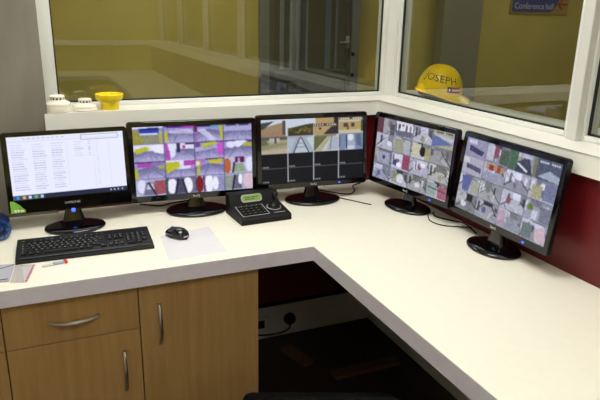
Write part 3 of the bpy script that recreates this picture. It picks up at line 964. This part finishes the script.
# ------------------------------------------------------------------ keyboard
kb = thing('keyboard', 'wide black computer keyboard lying in front of the spreadsheet monitor', 'keyboard', (-1.4555, -0.460, DZ), -0.033)
bm = bmesh.new()
prof = [(-.092, .0), (-.095, .004), (-.092, .010), (-.070, .0145), (.085, .0235), (.090, .021), (.090, .004), (.086, 0)]
add_loops(bm, [[(x, y, z) for y, z in prof] for x in (-.2245, -.2225, .2225, .2245)])
obj('case', bm, M_blk, kb, smooth=30)
slope = math.atan2(.0235 - .0145, .155)
kP = Matrix.Translation((0, -.070, .0145)) @ Matrix.Rotation(slope, 4, 'X')
bm = bmesh.new()
add_box(bm, (-.214, -.0125, -.0005), (.214, -.009, .0012))
bmesh.ops.transform(bm, matrix=kP, verts=bm.verts)
obj('trim_line', bm, mat('grey_trim', rgb(70, 72, 74), 0.3), kb)
U = .0186
rows = [
    (5.45, [(0, 1)] + [(2 + k + .5 * (k // 4), 1) for k in range(12)]),
    (4.2, [(k, 1) for k in range(13)] + [(13, 2)] + [(15.3 + k, 1) for k in range(3)] + [(18.6 + k, 1) for k in range(4)]),
    (3.2, [(0, 1.5)] + [(1.5 + k, 1) for k in range(12)] + [(13.5, 1.5)] + [(15.3 + k, 1) for k in range(3)] + [(18.6 + k, 1) for k in range(4)]),
    (2.2, [(0, 1.75)] + [(1.75 + k, 1) for k in range(11)] + [(12.75, 2.25)] + [(18.6 + k, 1) for k in range(3)]),
    (1.2, [(0, 2.25)] + [(2.25 + k, 1) for k in range(10)] + [(12.25, 2.75)] + [(16.3, 1)] + [(18.6 + k, 1) for k in range(4)]),
    (0.2, [(0, 1.25), (1.25, 1.25), (2.5, 1.25), (3.75, 6.25), (10, 1.25), (11.25, 1.25), (13.75, 1.25)] + [(15.3 + k, 1) for k in range(3)] + [(18.6, 2), (20.6, 1)]),
]
nk = 0
for rv, ks in rows:
    for u, w in ks:
        x0 = -.211 + u * U
        y0 = rv * U + .008
        bm = bmesh.new()
        lo = [(x0 + .001, y0 + .001), (x0 + w * U - .001, y0 + .001), (x0 + w * U - .001, y0 + U - .001), (x0 + .001, y0 + U - .001)]
        hi = [(x0 + .0035, y0 + .003), (x0 + w * U - .0035, y0 + .003), (x0 + w * U - .0035, y0 + U - .0025), (x0 + .0035, y0 + U - .0025)]
        add_loops(bm, [[(x, y, 0) for x, y in lo], [(x, y, .005) for x, y in hi]], False, True)
        if not (w > 5):
            r = add_box(bm, (x0 + .005, y0 + .009, .0050), (x0 + .0105, y0 + .0145, .0053), mi=1)
        bmesh.ops.transform(bm, matrix=kP, verts=bm.verts)
        obj('key', bm, [M_key, M_keylegend], kb)
        nk += 1

# ------------------------------------------------------------------ mouse and paper
ang = math.atan2(-.526 + .411, -1.102 + 1.167)
ms = thing('computer_mouse', 'black computer mouse lying on the sheet of paper', 'mouse', (-1.135, -0.472, DZ + .0009), ang + PI)
# local x points to the front of the mouse (towards the back of the desk)
bm = bmesh.new()
loops = []
N = 16
for k in range(N + 1):
    s = -1 + 2 * k / N
    x = .055 * s
    e = max(0.0, 1 - abs(s) ** 2.6)
    hw = .031 * (e ** .5) * (1 - .06 * s) + .0006
    hh = (.036 * e ** .55) * (1 - .18 * s) + .001
    lp = []
    for j in range(20):
        a = 2 * PI * j / 20
        z = math.sin(a)
        lp.append((x, hw * math.cos(a) * (1 if z > 0 else .94), max(0, hh * .42 + (hh * .58 if z > 0 else hh * .42) * z)))
    loops.append(lp)
add_loops(bm, loops)
obj('body', bm, M_blkgloss, ms, smooth=60)
bm = bmesh.new()
vs = bmesh.ops.create_cone(bm, cap_ends=True, segments=20, radius1=.009, radius2=.009, depth=.006)['verts']
bmesh.ops.transform(bm, matrix=Matrix.Translation((.022, 0, .0265)) @ Matrix.Rotation(PI / 2, 4, 'X'), verts=vs)
obj('scroll_wheel', bm, mat('grey_rubber', rgb(90, 92, 95), .5), ms, smooth=40)
bm = bmesh.new()
pts = []
for k in range(13):
    a = math.radians(120 + 120 * k / 12)
    pts.append((.052 * math.cos(a), .0285 * math.sin(a), .012))
tube(bm, pts, .0022, 6)
o_ = obj('silver_trim', bm, M_silver, ms, smooth=40)

bm = bmesh.new()
A, B, C_, D_ = Vector((-1.190, -.443, 0)), Vector((-.996, -.410, 0)), Vector((-1.001, -.676, 0)), Vector((-1.210, -.690, 0))
rowsv = []
for i in range(9):
    v = i / 8
    row = []
    for j in range(7):
        u = j / 6
        p = A.lerp(B, u).lerp(D_.lerp(C_, u), v)
        fold = max(0, 1 - abs(v - .36) / .09)
        p.z = .0004 + .0035 * fold * (0 if u < .55 else (u - .55) / .45)
        row.append(p)
    rowsv.append(row)
top = [[bm.verts.new((p.x, p.y, DZ + p.z + .0004)) for p in r] for r in rowsv]
bot = [[bm.verts.new((p.x, p.y, DZ + p.z)) for p in r] for r in rowsv]
for i in range(8):
    for j in range(6):
        bm.faces.new((top[i][j], top[i + 1][j], top[i + 1][j + 1], top[i][j + 1]))
        bm.faces.new((bot[i][j], bot[i][j + 1], bot[i + 1][j + 1], bot[i + 1][j]))
for j in range(6):
    bm.faces.new((top[0][j], top[0][j + 1], bot[0][j + 1], bot[0][j]))
    bm.faces.new((top[8][j], bot[8][j], bot[8][j + 1], top[8][j + 1]))
for i in range(8):
    bm.faces.new((top[i][0], bot[i][0], bot[i + 1][0], top[i + 1][0]))
    bm.faces.new((top[i][6], top[i + 1][6], bot[i + 1][6], bot[i][6]))
tag(obj('paper_sheet', bm, M_paper), 'blank white sheet of paper under the mouse', 'paper')

# ------------------------------------------------------------------ control keypad with joystick
ck = thing('control_keypad', 'black desk control keypad with green display and joystick', 'control keypad', (-0.769, -0.346, DZ), 0.05)
w2 = .108
bm = bmesh.new()
prof = [(-.094, 0), (-.098, .004), (-.098, .022), (-.092, .028), (.030, .046), (.052, .085), (.058, .088), (.088, .088), (.092, .084), (.092, 0)]
add_loops(bm, [[(x, y, z) for y, z in prof] for x in (-w2, -w2 + .003, w2 - .003, w2)])
obj('case', bm, M_blkmatte, ck, smooth=25)
a1 = math.atan2(.046 - .028, .122)
KP = Matrix.Translation((0, -.092, .028)) @ Matrix.Rotation(a1, 4, 'X')
a2 = math.atan2(.085 - .046, .022)
DP = Matrix.Translation((0, .030, .046)) @ Matrix.Rotation(a2, 4, 'X')


def ring_bm(pts_o, pts_i, z0, z1, M):
    bm = bmesh.new()
    add_loops(bm, [[(x, y, z0) for x, y in pts_o], [(x, y, z1) for x, y in pts_o], [(x, y, z1) for x, y in pts_i], [(x, y, z0) for x, y in pts_i]], False, False)
    bmesh.ops.transform(bm, matrix=M, verts=bm.verts)
    return bm


dp = obj('display_surround', ring_bm(rrect(.092, .033, .012, 6, -.012, .024), rrect(.082, .024, .009, 6, -.012, .024), -.001, .002, DP), mat('pale_grey_surround', rgb(170, 172, 160), .4), ck, smooth=30)
bm = bmesh.new()
prism(bm, rrect(.083, .025, .009, 6, -.012, .024), -.0005, .0008)
bmesh.ops.transform(bm, matrix=DP, verts=bm.verts)
obj('display', bm, M_lcd, dp)
bm = bmesh.new()
for i in range(12):
    if i != 5:
        add_box(bm, (-.042 + i * .005, .025, .0008), (-.0385 + i * .005, .030, .0011))
    if i < 9:
        add_box(bm, (-.042 + i * .005, .017, .0008), (-.0385 + i * .005, .022, .0011))
bmesh.ops.transform(bm, matrix=DP, verts=bm.verts)
obj('display_text', bm, M_lcdtext, dp)
kpd = obj('keypad_frame', ring_bm(rrect(.118, .092, .003, 3, -.036, .062), rrect(.114, .088, .002, 3, -.036, .062), -.0005, .0012, KP), M_silver, ck)
for r in range(4):
    for c in range(5):
        bm = bmesh.new()
        x, y = -.081 + c * .0222, .030 + r * .0215
        add_box(bm, (x - .0085, y - .0075, -.001), (x + .0085, y + .0075, .005), .0015)
        add_box(bm, (x - .003, y - .002, .005), (x + .003, y + .002, .0053), mi=1)
        bmesh.ops.transform(bm, matrix=KP, verts=bm.verts)
        obj('key', bm, [M_key, M_keylegend], kpd)
js = obj('joystick_ring', ring_bm([(.062 + .030 * math.cos(2 * PI * k / 32), .070 + .030 * math.sin(2 * PI * k / 32)) for k in range(32)],
                                  [(.062 + .0275 * math.cos(2 * PI * k / 32), .070 + .0275 * math.sin(2 * PI * k / 32)) for k in range(32)], -.0005, .002, KP), M_silver, ck)
bm = bmesh.new()
lathe(bm, [(.026, 0), (.025, .006), (.020, .010), (.021, .014), (.015, .019), (.016, .023), (.010, .028), (.009, .034), (.013, .044), (.0145, .058), (.012, .066), (.006, .069)], 28, (.062, .070, 0))
bmesh.ops.transform(bm, matrix=KP, verts=bm.verts)
obj('joystick', bm, M_blk, ck, smooth=50)
bm = bmesh.new()
add_box(bm, (.040, .018, 0), (.090, .0205, .0008))
bmesh.ops.transform(bm, matrix=KP, verts=bm.verts)
obj('print_line', bm, M_silver, ck)


# ------------------------------------------------------------------ detectors, cover and helmet on the sill
def detector(loc, s, label, tall, rot):
    t = thing('smoke_detector', label, 'smoke detector', loc, rot, 'spare smoke detectors on the sill')
    bm = bmesh.new()
    h0 = .026 if tall else .012
    lathe(bm, [(.047, 0), (.052, .002), (.0535, h0 * .5), (.052, h0 - .002), (.050, h0)], 44)
    obj('mounting_base', bm, M_det, t, smooth=35)
    bm = bmesh.new()
    lathe(bm, [(.048, h0), (.051, h0 + .001), (.051, h0 + .009), (.048, h0 + .014), (.036, h0 + .020), (.029, h0 + .026)], 44)
    obj('body', bm, M_det, t, smooth=35)
    bm = bmesh.new()
    lathe(bm, [(.0255, h0 + .0255), (.0255, h0 + .037)], 32)
    obj('sensing_chamber', bm, M_detdark, t)
    bm = bmesh.new()
    lathe(bm, [(.029, h0 + .036), (.029, h0 + .041), (.024, h0 + .045), (.008, h0 + .0465)], 36)
    for k in range(12):
        a = 2 * PI * k / 12
        add_box(bm, (.0235, -.003, h0 + .024), (.0285, .003, h0 + .038), M=Matrix.Rotation(a, 4, 'Z'))
    obj('cap', bm, M_det, t, smooth=35)
    t.scale = (s, s, s * .92)
    return t


detector((-1.4895, .026, SILL), 1.0, 'cream smoke detector on a deep base, nearest the end of the sill', True, .2)
detector((-1.3845, .028, SILL), .92, 'cream shallow smoke detector between the other detector and the yellow cover', False, .5)

t = thing('detector_cover', 'yellow plastic bowl-shaped cover beside the smoke detectors', 'cover', (-1.287, .030, SILL), .12)
bm = bmesh.new()
lathe(bm, [(.034, 0), (.037, .002), (.037, .026), (.040, .031)], 10, cap0=True, cap1=False)
obj('foot', bm, M_yel, t)
bm = bmesh.new()
lathe(bm, [(.036, .029), (.052, .040), (.056, .046), (.058, .062), (.054, .065), (.051, .063), (.049, .047), (.034, .036)], 10)
obj('bowl', bm, M_yel, t)

# hard hat: local x = forward
HB = (.252, -.118)
hh = thing('hard_hat', 'yellow hard hat with a handwritten name on the ledge behind the glass', 'hard hat', (HB[0], HB[1], SILL), math.atan2(-.87, .5))
AX, BX, HZ = .113, .099, .122
Z0 = .048
TILT = Matrix.Translation((0, 0, 0)) @ Matrix.Rotation(math.radians(7), 4, 'Y')


def dome(th, ph, off=0.0):
    e = .82
    cp, sp = math.cos(ph), math.sin(ph)
    r = cp ** e if cp > 0 else 0
    z = HZ * sp
    x = (AX + off) * r * math.cos(th)
    y = (BX + off) * r * math.sin(th)
    rid = .006 * math.exp(-(y / .018) ** 2) * (sp ** .6 if sp > 0 else 0)
    return Vector((x, y, Z0 + z + rid + off * sp))


bm = bmesh.new()
SEG = 64
loops = []
for k in range(2):   # rim flange, wide as a peak at the front
    lp = []
    for i in range(SEG):
        th = 2 * PI * i / SEG
        f = max(0, math.cos(th)) ** 1.6
        ext = (.009 + .044 * f) if k == 0 else (.005 + .026 * f)
        p = dome(th, 0, ext)
        p.z = Z0 - (.006 + .022 * f) * (1 if k == 0 else .5)
        lp.append(p)
    loops.append(lp)
for k in range(14):
    ph = (PI / 2) * k / 14
    loops.append([dome(2 * PI * i / SEG, ph) for i in range(SEG)])
rowsv = add_loops(bm, loops, False, False)
tp = bm.verts.new(dome(0, PI / 2))
for i in range(SEG):
    bm.faces.new((rowsv[-1][i], rowsv[-1][(i + 1) % SEG], tp))
bmesh.ops.recalc_face_normals(bm, faces=bm.faces)
bmesh.ops.solidify(bm, geom=bm.faces[:], thickness=.0025)
bmesh.ops.transform(bm, matrix=TILT, verts=bm.verts)
obj('shell', bm, M_helm, hh, smooth=50)
bm = bmesh.new()
lps = []
for z in (-.030, .014):
    lps.append([(.092 * math.cos(2 * PI * i / 40) - .012, .080 * math.sin(2 * PI * i / 40), Z0 + z) for i in range(40)])
for z in (.014, -.030):
    lps.append([(.089 * math.cos(2 * PI * i / 40) - .012, .077 * math.sin(2 * PI * i / 40), Z0 + z) for i in range(40)])
lps.append(lps[0])
add_loops(bm, lps, False, False)
bmesh.ops.remove_doubles(bm, verts=bm.verts, dist=1e-5)
bmesh.ops.transform(bm, matrix=TILT, verts=bm.verts)
obj('headband', bm, M_strap, hh, smooth=40)


def wrap(bm, th0, ph0, off, scale=1.0, slant=0.0):
    """lay flat xy lettering on the dome: x runs along decreasing azimuth seen from outside"""
    for v in bm.verts:
        th = th0 + v.co.x / .118
        ph = ph0 + v.co.y / .135 + slant * v.co.x
        v.co = dome(th, ph, off + v.co.z)
    bmesh.ops.transform(bm, matrix=TILT, verts=bm.verts)


# the side facing the room is local -y (azimuth -90 deg); text reads along increasing azimuth
bm = text_bm('JOSEPH', .060, .0004, space=1.06)
wrap(bm, math.radians(-72), .58, .0012, slant=-.6)
obj('lettering', bm, M_marker, hh)


def patch(u0, u1, v0, v1, off):
    bm = bmesh.new()
    n = 8
    r = [[bm.verts.new((u0 + (u1 - u0) * i / n, v, .0)) for i in range(n + 1)] for v in (v0, v1)]
    for i in range(n):
        bm.faces.new((r[0][i], r[0][i + 1], r[1][i + 1], r[1][i]))
    return bm


bd = patch(-.042, .042, -.015, .015, 0)
wrap(bd, math.radians(-30), .20, .0010)
bdo = obj('badge', bd, M_badge_red, hh)
for a, b, c, d, m in ((-.041, -.018, -.014, .014, M_badge_blue), (-.014, .040, -.004, .004, M_badge_white)):
    q = patch(a, b, c, d, 0)
    wrap(q, math.radians(-30), .20, .0018)
    obj('badge_mark', q, m, bdo)
q = patch(-.033, -.026, -.007, .007, 0)
wrap(q, math.radians(-30), .20, .0024)
obj('badge_mark', q, M_badge_white, bdo)

# ------------------------------------------------------------------ small things on the desk at left
bm = bmesh.new()
bmesh.ops.create_icosphere(bm, subdivisions=4, radius=1)
rnd = random.Random(4)
from mathutils import noise as mnoise
for v in bm.verts:
    n = v.co.normalized()
    k = 1 + .28 * mnoise.noise(n * 2.1 + Vector((3, 1, 7))) + .14 * mnoise.noise(n * 5.0)
    v.co = Vector((n.x * .075 * k, n.y * .115 * k, max(-.030, n.z * .034 * k)))
bl = thing('plastic_bag', 'crumpled blue plastic bag on the desk beside the grey column', 'bag', (-1.785, -0.185, DZ + .030))
obj('folds', bm, M_bluebag, bl, smooth=60)
bm = bmesh.new()
tube(bm, spline([(.055, -.02, .012), (.075, -.04, .006), (.080, -.075, -.005), (.066, -.105, -.018), (.040, -.112, -.020), (.03, -.085, .0)], 6), .006, 8)
obj('handle_loop', bm, M_bluecord, bl, smooth=60)

t = thing('card_box', 'flat grey card pack at the left desk edge in front of the keyboard', 'card pack', (0, 0, DZ))
bm = bmesh.new()
prism(bm, [(-1.80, -.525), (-1.684, -.550), (-1.699, -.680), (-1.815, -.660)], 0.0005, .006)
obj('pack', bm, M_card, t)
bm = bmesh.new()
tube(bm, [(-1.79, -.60, .0065), (-1.74, -.585, .0065), (-1.686, -.556, .0065)], .0012, 6)
obj('printed_line', bm, M_cardline, t)
obj('printed_line', bx((-1.79, -.672, .0058), (-1.702, -.664, .0066)), M_cardline, t)

t = thing('zip_bag', 'clear flat plastic bag with red print between card pack and keyboard', 'bag', (0, 0, DZ))
bm = bmesh.new()
prism(bm, [(-1.682, -.548), (-1.621, -.566), (-1.648, -.706), (-1.697, -.690)], 0.0006, .0022)
obj('film', bm, M_clear, t)
bm = bmesh.new()
for k in range(9):
    p = Vector((-1.628, -.572, 0)).lerp(Vector((-1.652, -.700, 0)), k / 9)
    add_box(bm, (p.x - .004, p.y - .010, .0023), (p.x + .002, p.y - .001, .0027))
obj('red_print', bm, M_redprint, t)
bm = bmesh.new()
for k in range(3):
    p0 = Vector((-1.640 - .012 * k, -.575 + .003 * k, .0024))
    p1 = Vector((-1.664 - .010 * k, -.695 + .003 * k, .0024))
    tube(bm, [p0, p1], .0006, 5)
obj('fold_line', bm, M_card, t)

t = thing('usb_stick', 'small grey stick with a red cap lying before the keyboard', 'usb stick', (-1.560, -.586, DZ), .16)
obj('body', bx((-.010, -.008, .0005), (.026, .008, .006), .002), M_stick, t)
obj('cap', bx((.026, -.012, .0005), (.035, .012, .009), .002), M_redcap, t)
obj('clear_sleeve', bx((-.044, -.007, .0005), (-.010, .007, .004), .001), mat('pale_plastic', rgb(206, 206, 200), .3), t)


# ------------------------------------------------------------------ cables
def cable(label, pts, r=.003, group='black monitor cables on the desk'):
    bm = bmesh.new()
    tube(bm, spline(pts, 8), r, 8)
    o = obj('cable', bm, M_blk, smooth=60)
    tag(o, label, 'cable', group)
    return o


z = DZ + .0036
cable('black cable curling behind the purple camera grid monitor', [(-1.20, -.03, z), (-1.16, -.060, z), (-1.12, -.085, z), (-1.06, -.06, z), (-.98, -.05, z), (-.93, -.04, z)], .0032)
cable('black cable bulging out between the half-black monitor and its right neighbour', [(-.40, -.060, z), (-.33, -.15, z), (-.27, -.205, z), (-.215, -.165, z), (-.185, -.09, z), (-.12, -.05, z)], .003)
cable('thin black cable running in front to the second monitor from the right', [(-.345, -.13, z), (-.345, -.19, z), (-.335, -.245, z), (-.29, -.32, z), (-.265, -.365, z), (-.250, -.385, z)], .0022)
cable('black cable between the two sideways monitors along the red wall', [(-.05, -.57, z), (-.075, -.62, z), (-.05, -.68, z), (-.018, -.73, z), (-.03, -.79, z), (-.05, -.85, z)], .003)
cable('short black cable loop by the base of the far right monitor', [(-.10, -.60, z), (-.13, -.66, z), (-.12, -.72, z), (-.07, -.76, z), (-.03, -.80, z + .004)], .0024)

# ------------------------------------------------------------------ under the desk
t = thing('socket_outlet', 'dim wall socket on the white skirting beside the cabinet', 'socket', (-.640, -.014, .085))
obj('plate', bx((-.043, -.008, -.043), (.043, 0, .043), .003), M_skirt, t)
obj('inset', bx((-.02, -.0095, -.02), (.02, -.008, .024), .001), M_blk, t)
t = thing('power_plug', 'black plug with a drooping lead on the white skirting under the desk', 'plug', (-.482, -.014, .092))
bm = bmesh.new()
lathe(bm, [(.030, 0), (.032, .006), (.030, .022), (.018, .034), (.010, .038)], 24)
bmesh.ops.transform(bm, matrix=Matrix.Rotation(PI / 2, 4, 'X'), verts=bm.verts)
obj('plug_body', bm, M_blk, t, smooth=45)
bm = bmesh.new()
tube(bm, spline([(-.006, -.034, -.01), (-.02, -.045, -.035), (-.06, -.03, -.058), (-.12, -.015, -.066), (-.17, -.012, -.060), (-.26, -.01, -.050)], 8), .0045, 8)
obj('lead', bm, M_blk, t, smooth=60)

tag(obj('wooden_batten', bx((-.44, -.485, 0), (-.10, -.425, .02), .003), M_batten), 'brown wooden batten lying across the floor under the right desk', 'batten', None)
o = bx((-.03, -.09, 0), (.03, .09, .02), .003)
tag(obj('wooden_batten', o, M_batten, loc=(-.53, -.24, 0), rot=(0, 0, .25)), 'short dark brown wooden batten on the floor near the plug', 'batten', None)

# office chair whose backrest top just enters the picture at the bottom
oc = thing('office_chair', 'black fabric office chair, top of backrest at the bottom edge before the kneehole', 'chair', (-.93, -1.34, 0), math.radians(-22))
# local +y = facing direction (to the desk corner)
bm = bmesh.new()
loops = []
for k in range(9):
    a = k / 8
    zz = .44 + .35 * a
    wv = .40 + .03 * math.sin(PI * a)
    if a > .8:
        wv -= .12 * ((a - .8) / .2) ** 2
    yo = -.24 - .05 * a
    loops.append([(x, yo + y + .9 * x * x, zz) for x, y in rrect(wv, .05, .022, 5)])
add_loops(bm, loops)
obj('backrest', bm, M_fabric, oc, smooth=50)
obj('seat', bx((-.24, -.22, .40), (.24, .24, .47), .03, 4), M_fabric, oc, smooth=50)
bm = bmesh.new()
lathe(bm, [(.030, .10), (.030, .25), (.018, .25), (.018, .40)], 20)
obj('gas_column', bm, M_blk, oc, smooth=40)
bm = bmesh.new()
tube(bm, [(0, -.10, .395), (0, -.30, .41), (0, -.31, .60)], .018, 10)
obj('back_bar', bm, M_blk, oc, smooth=60)
for k in range(5):
    a = 2 * PI * k / 5
    bm = bmesh.new()
    tube(bm, [(.02 * math.cos(a), .02 * math.sin(a), .115), (.26 * math.cos(a), .26 * math.sin(a), .075)], [.024, .016], 10)
    lg = obj('leg', bm, M_blk, oc, smooth=60)
    bm = bmesh.new()
    vs = bmesh.ops.create_cone(bm, cap_ends=True, segments=20, radius1=.028, radius2=.028, depth=.04)['verts']
    bmesh.ops.transform(bm, matrix=Matrix.Translation((.26 * math.cos(a), .26 * math.sin(a), .028)) @ Matrix.Rotation(a + PI / 2, 4, 'Z') @ Matrix.Rotation(PI / 2, 4, 'Y'), verts=vs)
    add_box(bm, (.26 * math.cos(a) - .008, .26 * math.sin(a) - .008, .05), (.26 * math.cos(a) + .008, .26 * math.sin(a) + .008, .08))
    obj('castor', bm, M_blk, lg, smooth=40)

# ------------------------------------------------------------------ camera and view
cam = bpy.data.cameras.new('camera')
cam.sensor_width = 36
cam.lens = 599.0 * 36 / 600
cam.clip_start = .05
co = bpy.data.objects.new('camera', cam)
COL.objects.link(co)
yaw, pit, rol = 0.4144, -0.3009, 0.0196
f = Vector((math.sin(yaw) * math.cos(pit), math.cos(yaw) * math.cos(pit), math.sin(pit)))
r0 = Vector((math.cos(yaw), -math.sin(yaw), 0))
u0 = r0.cross(f)
r = r0 * math.cos(rol) + u0 * math.sin(rol)
u = -r0 * math.sin(rol) + u0 * math.cos(rol)
mw = Matrix((r, u, -f)).transposed().to_4x4()
mw.translation = Vector((-1.5605, -2.5774, DZ + .8047))
co.matrix_world = mw
SC.camera = co

w = bpy.data.worlds.new('world')
SC.world = w
w.use_nodes = True
w.node_tree.nodes['Background'].inputs['Color'].default_value = (1, .95, .85, 1)
w.node_tree.nodes['Background'].inputs['Strength'].default_value = 0.02
SC.view_settings.view_transform = 'Standard'
SC.view_settings.look = 'None'
SC.view_settings.exposure = -0.06
SC.view_settings.gamma = 1.0
SC.view_settings.use_curve_mapping = False
SC.cycles.use_denoising = True
SC.cycles.max_bounces = 10
SC.cycles.transparent_max_bounces = 12
